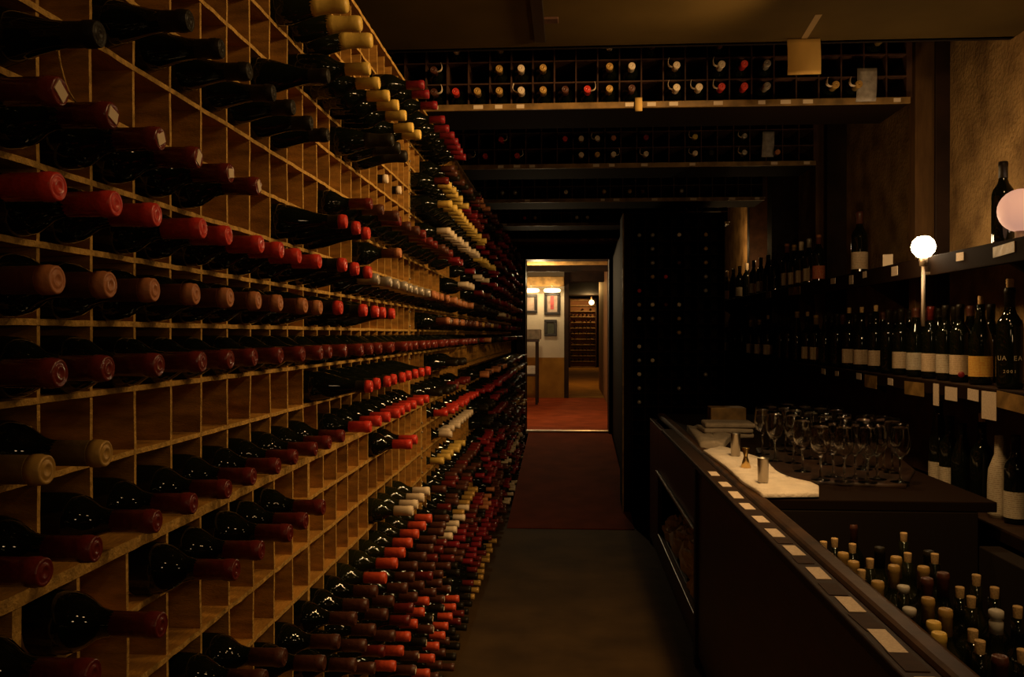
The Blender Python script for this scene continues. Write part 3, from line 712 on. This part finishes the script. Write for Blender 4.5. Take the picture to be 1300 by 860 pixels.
def light(name, X, Y, h, power, col=(1,.62,.27), r=.03):
    l = bpy.data.lights.new(name, 'POINT'); l.energy = power; l.color = col; l.shadow_soft_size = r
    o = bpy.data.objects.new(name, l); C.objects.link(o); o.location = (X, Y, EYE+h); return o
light('bulb_light', BX-.26, BY-.05, BH+.02, 6)
GX = 1.50; GY = depth_at(1296, GX); GH = height(268, GX, GY)
t = empty('glow_globe', (GX, GY, EYE+.305), 'pinkish glowing globe added for the soft glow at the upper wall shelf right edge', 'lamp')  # made-up globe standing in for a soft pink glow
MB().lathe([(.072*math.sin(PI*q/14), .105-.072*math.cos(PI*q/14)) for q in range(15)], 32).build('globe', M['frosted'], t)
MB().lathe([(.04,0),(.042,.006),(.018,.016),(.02,.04),(0,.04)], 16).build('base', M['socket'], t)
light('glow_light', GX+.10, GY+.06, GH, .6, (1,.64,.42), .05)  # light added for the same soft glow

# ------------------------------------------------------------------ the bar
CE = -.555; bx0 = .545; BYN, BYF = .5, 6.05; WY = 2.95      # counter height, aisle edge, near/far ends, well end
t = empty('bar_counter', (bx0, BYN, 0), 'long dark wooden bar counter with open bottle well along the right', 'bar counter')
def bp(name, x0,x1,y0,y1,z0,z1,m,bv=.004,parent=t):
    o = MB().box(x0-bx0,x1-bx0,y0-BYN,y1-BYN,z0,z1).build(name, m, parent)
    return bevel(o, bv) if bv else o
zc = EYE+CE
ny0, ny1, nz0, nz1 = 3.85, 5.5, .19, .58          # open cubby in the front
bp('front_panel', .56,.59, BYN,ny0, .05,zc-.03, M['redwood'])
bp('front_panel', .56,.59, ny1,BYF, .05,zc-.03, M['redwood'])
bp('front_panel', .56,.59, ny0,ny1, nz1,zc-.03, M['redwood'])
bp('front_panel', .56,.59, ny0,ny1, .05,nz0, M['redwood'])
bp('kick_board', .60,.62, BYN,BYF, 0,.06, M['darkwood'])
bp('post', .548,.60, ny0-.05,ny0, 0,zc-.03, M['darkwood'])
bp('cubby_floor', .59,.95, ny0,ny1, nz0-.015,nz0, M['darkwood'])
bp('cubby_back', .95,.965, ny0,ny1, nz0,nz1, M['dark'])
bp('cubby_bar', .545,.558, ny0,ny1, nz1-.005,nz1+.012, M['brass'], .003)
bp('card_ledge', bx0,.612, BYN,BYF-.9, zc-.03,zc-.006, M['darkwood'])
r_ = bp('bar_rail', .612,.665, BYN,BYF, zc-.03,zc+.006, M['rail'], .012)
bp('worktop', .665,1.41, WY,BYF, zc-.035,zc, M['blackrack'])
bp('far_end_panel', .56,1.41, BYF-.03,BYF, 0,zc-.035, M['redwood'])
bp('well_end_panel', .62,1.35, WY,WY+.02, .3,zc-.035, M['dark'])
bp('well_floor', .60,1.35, BYN,WY, EYE-.965,EYE-.945, M['dark'])
bp('well_side', .59,.61, BYN,WY, EYE-.965,zc-.03, M['dark'])
bp('back_cabinet', 1.35,1.42, BYN,WY, 0,EYE-.70, M['dark'])
# price cards along the ledge
ys = [(906,604),(920,616),(934,630),(949,645),(966,662),(984,684),(1007,708),(1037,737),(1078,773),(1126,812),(1190,868)]
for i, (x, y) in enumerate(sorted(ys, reverse=True)):
    Y = depth_at(x, .578); Yn = .165
    Ln = (.095,.12,.1,.1,.1,.1,.09,.1,.13,.1,.1)[i]
    o = MB().box(-.017,.017,-Ln/2,Ln/2,0,.0015).build('price_card', M['paper'])
    o.location = (.580+R.uniform(-.003,.003), Y, zc-.0055); o.rotation_euler.z = R.uniform(-.03,.03)
    tag(o, f"cream price strip, {nth(i+1)} from the near end of the bar ledge", 'price card', 'price strips on the bar ledge')
for i, (x, w) in enumerate([(1020,.06),(1058,.09),(1102,.10),(1152,.10),(995,.05)]):
    Y = depth_at(x, .578)
    o = MB().box(-.020,.020,-w/2,w/2,0,.0012).build('price_card', M['labeldark']); o.location = (.578, Y, zc-.0055); o.rotation_euler.z = R.uniform(-.04,.04)
    Yo = sorted([995,1020,1058,1102,1152], reverse=True).index(x)+1
    tag(o, f"dull grey printed strip, {nth(Yo)} from the near end between cream bar strips", 'price card', 'grey strips on the bar ledge')
# crumpled cloths / bags in the cubby
def crumple(name, sx, sy, sz, m, seed, amp=.35, n=18):
    r = random.Random(seed); b = MB(); v = []; f = []; k = 14
    ph = [(r.uniform(2,6), r.uniform(2,6), r.uniform(0,6)) for _ in range(5)]
    for i in range(k+1):
        th = PI*i/k
        for j in range(n):
            a = 2*PI*j/n; x, y, z = math.sin(th)*math.cos(a), math.sin(th)*math.sin(a), math.cos(th)
            d = 1 + amp*sum(math.sin(p*x*2+q*y*2+s+z*p) for p, q, s in ph)/5 + r.uniform(-.04,.04)
            v.append((x*sx*d, y*sy*d, max(-.8, z*d)*sz + .8*sz))
    for i in range(k):
        for j in range(n):
            j2 = (j+1) % n; f.append((i*n+j, (i+1)*n+j, (i+1)*n+j2, i*n+j2))
    b.add(v, f, 0, False); return b.build(name, m)
for i, (y, s_) in enumerate([(4.15,.8),(4.55,1.0),(4.95,.9),(5.3,.8)]):
    o = crumple('cloth_bundle', .10, .17*s_, .10*s_, M['cloth'], 30+i); o.location = (.675, y, nz0)
    tag(o, f"crumpled pale cloth bundle, {nth(i+1)} from the near end inside the bar cubby", 'cloth', 'cloths in the bar cubby')

# napkin on the bar corner
def slab(name, pts, z, th, m, seed, wav=.003, step=.03):
    """a folded cloth: rounded outline given in plan, gently wavy top"""
    r = random.Random(seed); b = MB(); v = []; f = []
    cx = sum(p[0] for p in pts)/len(pts); cy = sum(p[1] for p in pts)/len(pts)
    ring = []
    n = len(pts)
    for i in range(n):
        p0, p1, p2, p3 = (Vector(pts[(i+k) % n]) for k in (-1,0,1,2))
        for s in range(5):
            u_ = s/5
            q = .5*((2*p1)+(-p0+p2)*u_*.6+(2*p0-5*p1+4*p2-p3)*0)
            ring.append(p1.lerp(p2, u_))
    k = len(ring); rr = [1.0, 1.0, .985, .7, .4, .0]; zz = [0, th*.7, th, th, th, th]
    for sc_, z_ in zip(rr, zz):
        for j, p in enumerate(ring):
            v.append((cx+(p.x-cx)*sc_, cy+(p.y-cy)*sc_, z+z_+(wav*math.sin(p.x*60+p.y*35+sc_*7)*.5 if z_ > 0 else 0)))
    for i in range(len(rr)-1):
        for j in range(k):
            j2 = (j+1) % k; f.append((i*k+j, i*k+j2, (i+1)*k+j2, (i+1)*k+j))
    b.add(v, f, 0, True); return b.build(name, m)
def on_bar(x, y, h=CE):
    a = math.atan((x-650)/F)-YAW; zc_ = -h*F/(y-424)     # camera depth
    Yw = zc_/(cY - math.tan(a)*sY); return Yw*math.tan(a), Yw
pts = [on_bar(*p) for p in [(893,577),(914,572),(935,577),(972,590),(985,604),(1003,614),(1030,620),(1040,624),(1040,634),(970,635),(942,617),(922,598)]]
tag(slab('napkin', pts, zc+.007, .014, M['cloth'], 3), 'white folded napkin on the bar corner under the jiggers', 'napkin')
def cup(name, x, y, prof, m, label, cat):
    X, Y = on_bar(x, y, CE+.022)
    o = MB().lathe(prof, 20).build(name, m); o.location = (X, Y, zc+.022); tag(o, label, cat); return o
cup('steel_cup', 969, 613, [(.0,.002),(.016,0),(.0185,.002),(.020,.085),(.0215,.088),(.0195,.088),(.017,.006),(0,.006)], M['steel'], 'larger steel cup standing near the front of the white napkin', 'cup')
cup('steel_cup', 934, 579, [(.0,.002),(.018,0),(.0205,.002),(.021,.095),(.0225,.098),(.020,.098),(.018,.006),(0,.006)], M['steel'], 'steel cup at the back of the white napkin by the cloths', 'cup')
cup('jigger', 947, 594, [(.0,.002),(.019,0),(.0205,.001),(.008,.042),(.0075,.046),(.016,.078),(.0155,.079),(.006,.05),(0,.05)], M['goldmetal'], 'small golden double jigger between the two steel cups', 'jigger')
# cloths and boxes at the far bar corner
c1 = [on_bar(*p) for p in [(872,548),(905,545),(932,556),(918,571),(890,570)]]
tag(slab('folded_cloth', c1, zc+.001, .03, M['greycloth'], 5, .012), 'crumpled grey cloth at the far corner of the bar', 'cloth')
X, Y = on_bar(925, 562)
for i in range(3):
    o = MB().box(-.13,.13,-.10,.10,0,.026).build('folded_towel', M['greycloth']); bevel(o, .010, 3)
    o.location = (X+.03+R.uniform(-.015,.015), Y+.25, zc+.001+i*.0275); o.rotation_euler.z = R.uniform(-.2,.2)
    tag(o, f"grey folded towel, {['lowest','middle','topmost'][i]} of the pile behind the steel cups", 'towel', 'towel pile on the bar')
bx = bevel(MB().box(-.10,.10,-.07,.07,0,.13).build('cardboard_box', M['brass']), .004); bx.location = (X+.10, Y+.62, zc)
tag(bx, 'plain brown box on the bar behind the towel pile', 'box')
# tray and wine glasses
ta = [on_bar(*p) for p in [(975,594),(1010,614),(1150,621),(1162,600),(1125,570),(960,572)]]
tr = tag(slab('tray', ta, zc+.001, .012, M['darkwood'], 9, 0), 'dark wooden tray under the wine glasses on the bar', 'tray')
gprof_o = [(.0,.004),(.031,.0015),(.034,.0),(.034,.0015),(.012,.005),(.0045,.012),(.0038,.05),(.0042,.082),(.010,.090),(.024,.103),(.033,.122),(.0360,.142),(.0345,.165),(.0305,.195),(.0285,.212)]
gprof = gprof_o + [(.0275,.212),(.0295,.195),(.0335,.165),(.0350,.142),(.0320,.123),(.023,.105),(.009,.093),(0,.0905)]
gm = MB().lathe(gprof, 24).mesh('wine_glass', M['clear'])
feet = [(968,577),(984,586),(1002,588),(1019,599),(1042,610),(1058,606),(1072,612),(1086,608),(1102,613),(1114,609),(1137,612),(978,571),(993,573),(1010,578),(1030,583),(1048,590),(1066,592),(1082,593),(1098,596),(1116,597),(1131,600),(1000,566),(1022,570),(1042,574),(1062,578)]
pl = []
for x, y in feet:
    X, Y = on_bar(x, y, CE+.013)
    for _ in range(20):
        bad = [q for q in pl if math.hypot(q[0]-X, q[1]-Y) < .074]
        if not bad: break
        q = bad[0]; d = math.hypot(X-q[0], Y-q[1]) or .01; X += (X-q[0])/d*.02; Y += (Y-q[1])/d*.02+.005
    pl.append((X, Y))
pl.sort(key=lambda q: q[0]/q[1])
for i, (X, Y) in enumerate(pl):
    o = bpy.data.objects.new('wine_glass', gm); C.objects.link(o); o.location = (X, Y, zc+.0138)
    tag(o, f"empty clear wine glass, {nth(i+1)} from the left on the tray", 'wine glass', 'wine glasses on the bar tray')

# opened bottles in the well; photo position of the top of each stopper
well = [(1027,646,'c'),(1054,662,'c'),(1082,666,'b'),(1113,664,'c'),(1148,677,'c'),(1046,688,'c'),(1060,684,'c'),(1102,694,'c'),(1118,697,'g'),(1133,704,'y'),(1149,702,'c'),(1150,720,'y'),(1168,703,'g'),(1181,700,'c'),(1058,703,'c'),(1073,704,'y'),(1085,715,'y'),(1092,722,'c'),(1107,709,'c'),(1171,723,'y'),(1124,738,'y'),(1144,741,'s'),(1190,735,'b'),(1200,729,'b'),(1212,743,'c'),(1225,731,'c'),(1234,758,'c'),(1253,743,'c'),(1160,769,'s'),(1179,760,'y'),(1197,774,'y'),(1186,790,'Y'),(1209,807,'Y'),(1236,801,'c'),(1254,818,'c'),(1272,774,'w'),(1287,772,'c'),(1265,822,'c'),(1279,830,'b')]
wp = []
wm_ = {}
def well_top(kind, Lz):
    if (kind, Lz) in wm_: return wm_[(kind, Lz)]
    if kind == 'c': me = ('cork', MB().lathe([(.0092,Lz-.015),(.0096,Lz+.002),(.0108,Lz+.024),(.0102,Lz+.0265),(0,Lz+.0268)], 14).mesh('cork', M['cork']))
    elif kind == 's': me = ('stopper', MB().lathe([(.009,Lz-.01),(.010,Lz+.001),(.015,Lz+.003),(.0155,Lz+.016),(.013,Lz+.019),(0,Lz+.0195)], 14).mesh('stopper', M['stopper']))
    elif kind == 'w': me = ('stopper', MB().lathe([(.0150,Lz-.03),(.0155,Lz-.002),(.011,Lz+.004),(.0165,Lz+.008),(.0165,Lz+.024),(.013,Lz+.027),(0,Lz+.0275)], 14).mesh('stopper', M['stopper']))
    else: me = None
    wm_[(kind, Lz)] = me; return me
WL = .945
for x, y, k in well:
    hs = CE - .075 + {'Y':-.005,'g':-.005}.get(k, 0) + R.uniform(-.008,.008)
    X, Y = on_bar(x, y, hs)
    X = max(.705, min(1.30, X))
    wp.append([X, Y, k, hs, x])
for _ in range(60):
    for i in range(len(wp)):
        for j in range(i):
            dx = wp[i][0]-wp[j][0]; dy = wp[i][1]-wp[j][1]; d = math.hypot(dx, dy) or 1e-3
            if d < .077:
                s_ = (.077-d)/2/d; wp[i][0] += dx*s_; wp[i][1] += dy*s_; wp[j][0] -= dx*s_; wp[j][1] -= dy*s_
        wp[i][0] = max(.655, wp[i][0])
wp.sort(key=lambda q: q[1])
wc = {}
WN = {'c':'cork stoppered','b':'brown foiled','g':'dark foiled','y':'gold foiled','Y':'pale yellow foiled','s':'grey capped','w':'white stoppered'}
WCAP = {'b':'brown','g':'black','y':'oldgold','Y':'yellow'}
for X, Y, k, hs, x in wp:
    sh = 'bordeaux'; Lz = .30
    o = bpy.data.objects.new('open_wine_bottle', bottle_mesh(sh, R.choice(['glass','glass','greenglass']))); C.objects.link(o)
    if k in WCAP: part('capsule', cap_mesh(sh, WCAP[k]), o); topz = .302
    else:
        nm_, me = well_top(k, Lz); part(nm_, me, o); topz = .327
    part('label', label_mesh(sh, 'labelpale'), o)
    o.location = (X, Y, EYE - WL + .0005); o.scale = (1,1,(hs + WL)/topz); o.rotation_euler.z = -.4+R.uniform(-.3,.3)
    wc[k] = wc.get(k, 0)+1
    tot = sum(1 for q in wp if q[2] == k)
    tag(o, f"{WN[k]} bottle, {nth(wc[k])} such from the near end of the bar well" if tot > 1 else f"{WN[k]} bottle standing in the bar well", 'open wine bottle', 'opened bottles standing in the bar well')

# ------------------------------------------------------------------ room beyond the doorway
FZ = EYE - 1.13                                         # its floor level
plane_box('floor_far', -2.2, 1.0, 10.0, 15.3, FZ-.05, FZ, M['redfloor'])
plane_box('wall_passage_right', 1.25, 1.35, 17.9, 29.6, FZ, EYE+1.6, M['brownwall'])
plane_box('trim_passage_corner', .75,1.35,17.9,18.0, FZ, EYE+1.6, M['dark'])
plane_box('floor_passage', -.6, 1.3, 15.3, 29.6, FZ-.05, FZ+.01, M['tanfloor'])
plane_box('wall_far_left', -2.3, -2.2, 10.2, 15.5, FZ, EYE+1.5, M['whitewall'])
plane_box('wall_far_right', .62, .75, 10.2, 17.9, FZ, EYE+1.6, M['brownwall'])
plane_box('wall_picture', -2.2, -.075, 15.3, 15.5, FZ, EYE+1.3, M['whitewall'])
plane_box('baseboard_far', -2.2, -.08, 15.285, 15.3, FZ, EYE-.42, M['tanfloor'])
plane_box('trim_passage', -.08, .0, 15.22, 15.52, FZ, EYE+1.3, M['darkwood'])
plane_box('wall_passage', -.2, -.0, 15.5, 29.6, FZ, EYE+1.3, M['dark'])
b = MB(); b.box(-.0,.62,15.25,15.5,EYE+.92,EYE+1.6); b.box(-2.2,.75,15.28,15.5,EYE+1.3,EYE+1.7)
struct(b.build('trim_lintel', M['darkwood']))
plane_box('ceiling_far', -2.3, .75, 10.2, 15.5, EYE+1.35, EYE+1.4, M['ceil'])
plane_box('ceiling_passage', -.2, 1.35, 15.5, 29.6, EYE+1.25, EYE+1.3, M['dark'])
plane_box('wall_passage_end', -.3, 1.35, 29.5, 29.6, FZ, EYE+1.3, M['dark'])
# two ceiling beams in the far room, the first catching light
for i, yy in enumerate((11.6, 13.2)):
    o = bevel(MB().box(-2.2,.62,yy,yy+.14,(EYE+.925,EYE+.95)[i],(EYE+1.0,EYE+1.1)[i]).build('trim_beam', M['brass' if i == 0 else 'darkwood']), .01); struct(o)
o = bevel(MB().box(-2.2,-.08,15.12,15.29,EYE+.83,EYE+1.0).build('trim_beam', M['brass']), .01); struct(o)
def framed(x0,x1,y0,y1,m,label,Y=15.3,inner=None,pad=.05):
    Xa, Xb = across(x0,Y), across(x1,Y); z0, z1 = EYE+height(y1,Xa,Y), EYE+height(y0,Xa,Y)
    t = empty('framed_picture', ((Xa+Xb)/2, Y-.002, z0), label, 'picture', 'pictures on the far white wall')
    w = (Xb-Xa)/2; h = z1-z0
    b = MB(); b.box(-w,w,-.03,0,0,pad); b.box(-w,w,-.03,0,h-pad,h); b.box(-w,-w+pad,-.03,0,pad,h-pad); b.box(w-pad,w,-.03,0,pad,h-pad)
    bevel(b.build('frame', M['frameblack'], t), .006)
    MB().box(-w+pad,w-pad,-.012,0,pad,h-pad).build('print', m, t)
    if inner: MB().box(-w*.22,w*.22,-.016,-.012,h*.25,h*.85).build('figure', inner, t)
    return t
framed(691,711,372,400,M['picture'],'black framed print with a pink upright shape under the right far lamp',inner=M['pinkprint'])
framed(691,707,406,427,M['greenprint'],'small dark framed print below the pink one on the far wall')
framed(655,682,374,398,M['picture'],'large framed print half hidden by the doorway under the left far lamp')
for i, (x, y) in enumerate(((674,369),(701,369))):
    X = across(x,15.1); Z = EYE+height(y,X,15.1)
    t = empty('picture_lamp', (X, 15.1, Z), f"glowing lamp over the {['left','right'][i]} picture in the far room", 'lamp', 'lamps in the far room')
    MB().lathe([(.0,-.15),(.03,-.13),(.04,0),(.03,.13),(0,.15)], 14).build('bulb', M['farbulb'], t, rot=(0,PI/2,0))
    bevel(MB().box(-.01,.01,0,.2,.07,.09).build('arm', M['socket'], t), .003)
    light('far_lamp_light', X, 14.95, Z-EYE-.02, 9, (1,.7,.36), .05)
light('far_room_light', -.40, 11.4, .72, 58, (1,.70,.36), .06)
# a serving table with things on it, seen through the doorway
t = empty('serving_table', (across(672,14.1), 14.0, FZ), 'tall dark side table left inside the far room', 'table')
bevel(MB().box(-.45,.16,-.25,.25,1.0,1.04).build('table_top', M['redwood'], t), .004)
for sx in (-.42,.13):
    for sy in (-.22,.22): bevel(MB().box(sx-.02,sx+.02,sy-.02,sy+.02,0,1.0).build('leg', M['darkwood'], t), .003)
bevel(MB().box(-.43,.14,-.23,.23,.45,.48).build('lower_shelf', M['redwood'], t), .003)
o = bevel(MB().box(-.14,.14,-.12,.12,0,.16).build('crate', M['greycloth']), .01); o.location = (across(676,14.0), 14.0, FZ+1.041); tag(o, 'grey box on the dark side table in the far room', 'box')
o = bevel(MB().box(-.16,.16,-.12,.12,0,.13).build('basket', M['cloth']), .02); o.location = (across(668,14.0), 14.0, FZ+.481); tag(o, 'pale linen bundle on the lower shelf of the far side table', 'linen')
# lit rack at the end of the passage
t = empty('wine_rack', (across(740,28.8), 28.8, FZ+.01), 'orange lit wine rack at the very end of the far passage', 'wine rack')
w = .43
MB().box(-w,w,.25,.28,0,2.3).build('back_panel', M['brownwall'], t)
for k in range(13): bevel(MB().box(-w,w,0,.25,k*.185,k*.185+.035).build('shelf', M['brass'], t), .003)
for s_ in (-w,w): MB().box(s_-.02,s_+.02,0,.26,0,2.3).build('side_panel', M['redwood'], t)
for r_ in range(1,11):
    for k in range(7):
        if R.random() < .8:
            far_y(across(740,28.8)-w+.06+k*.123, 28.72, FZ+.01+r_*.185+.035+.04, R.choice(['darkred','brown','black']))
finish_far()
X = across(751,28.2); Z = height(384,X,28.2)
t = empty('bulb_lamp', (X,28.2,EYE+Z), 'small glowing bulb at the end rack of the far passage', 'lamp')
MB().lathe([(0,-.09),(.07,-.06),(.09,0),(.06,.06),(0,.09)], 12).build('bulb', M['farbulb'], t)
MB().lathe([(.02,.06),(.03,.1),(.02,.2),(0,.2)], 10).build('socket', M['socket'], t)
light('passage_light', X-.1, 28.0, Z-.05, 30, (1,.58,.2), .06)
light('passage_mid_light', .35, 19, 1.0, 60, (1,.52,.14), .06)

# ------------------------------------------------------------------ overhead spots above the frame, and lights added without fixtures
def spot(X, Y, h, target, power, ang=125, col=(1,.60,.24), r=.022, blend=.9):
    l = bpy.data.lights.new('unseen_spot', 'SPOT'); l.energy = power; l.color = col; l.shadow_soft_size = r
    l.spot_size = math.radians(ang); l.spot_blend = blend
    o = bpy.data.objects.new('unseen_spot', l); C.objects.link(o); o.location = (X, Y, EYE+h)
    d = Vector((target[0]-X, target[1]-Y, target[2]-h)); o.rotation_euler = d.to_track_quat('-Z', 'Y').to_euler(); return o
for X_, Y_, p_ in ((.70,1.25,12),(.80,1.75,23),(.66,2.3,36),(.82,2.95,50)):
    spot(X_, Y_, 1.06, (-.65, Y_+.75, .05), p_, r=.06)
spot(1.0, .35, 1.06, (-.65, 1.0, .1), 2.6, r=.045)
spot(.45, -.25, 1.06, (-.65, 1.3, .1), 2.2, r=.045)
spot(1.15, -.1, 1.0, (-.65, 1.6, .1), 3, r=.045)
light('added_light', 1.60, 7.35, .62, 1.6, (1,.60,.24), .03)  # no fixture there; added to brighten the far plaster and shelf bottles
light('added_light', 1.50, 8.6, .85, 4.0, (1,.60,.24), .03)  # added likewise for the far plaster patch
spot(.75, 2.75, 1.08, (.80, 3.25, -.55), 50, 75, r=.05)
spot(1.05, 2.2, 1.08, (1.05, 2.5, -.6), 16, 100, r=.05)
light('added_light', 1.25, .1, .15, 2.4, (1,.64,.3), .05)  # unseen low light added for upright highlights on glasses and bottles
light('added_light', .25, -.6, .30, 1.6, (1,.64,.3), .05)  # second unseen light added for those highlights
spot(.85, 1.2, 1.08, (.9, 1.8, -.6), 22, 110, r=.05)
spot(1.25, 2.1, 1.10, (1.25, 4.2, .75), 11, 120, r=.05)  # spot added to brighten the hanging racks, yellow note and right wall

w = bpy.data.worlds.new('world'); sc.world = w; w.use_nodes = True
w.node_tree.nodes['Background'].inputs[0].default_value = (1,.6,.3,1); w.node_tree.nodes['Background'].inputs[1].default_value = .0

cam = bpy.data.cameras.new('camera'); cam.sensor_width = 36; cam.lens = 36*F/1300; cam.clip_start = .02
co = bpy.data.objects.new('camera', cam); C.objects.link(co)
co.location = (0,0,EYE); co.rotation_euler = (PI/2 - PITCH, 0, YAW)
sc.camera = co
sc.view_settings.view_transform = 'Standard'; sc.view_settings.look = 'None'; sc.view_settings.gamma = 1; sc.view_settings.exposure = 0
sc.view_settings.use_curve_mapping = False
sc.cycles.use_denoising = True
sc.cycles.max_bounces = 8; sc.cycles.sample_clamp_indirect = 4
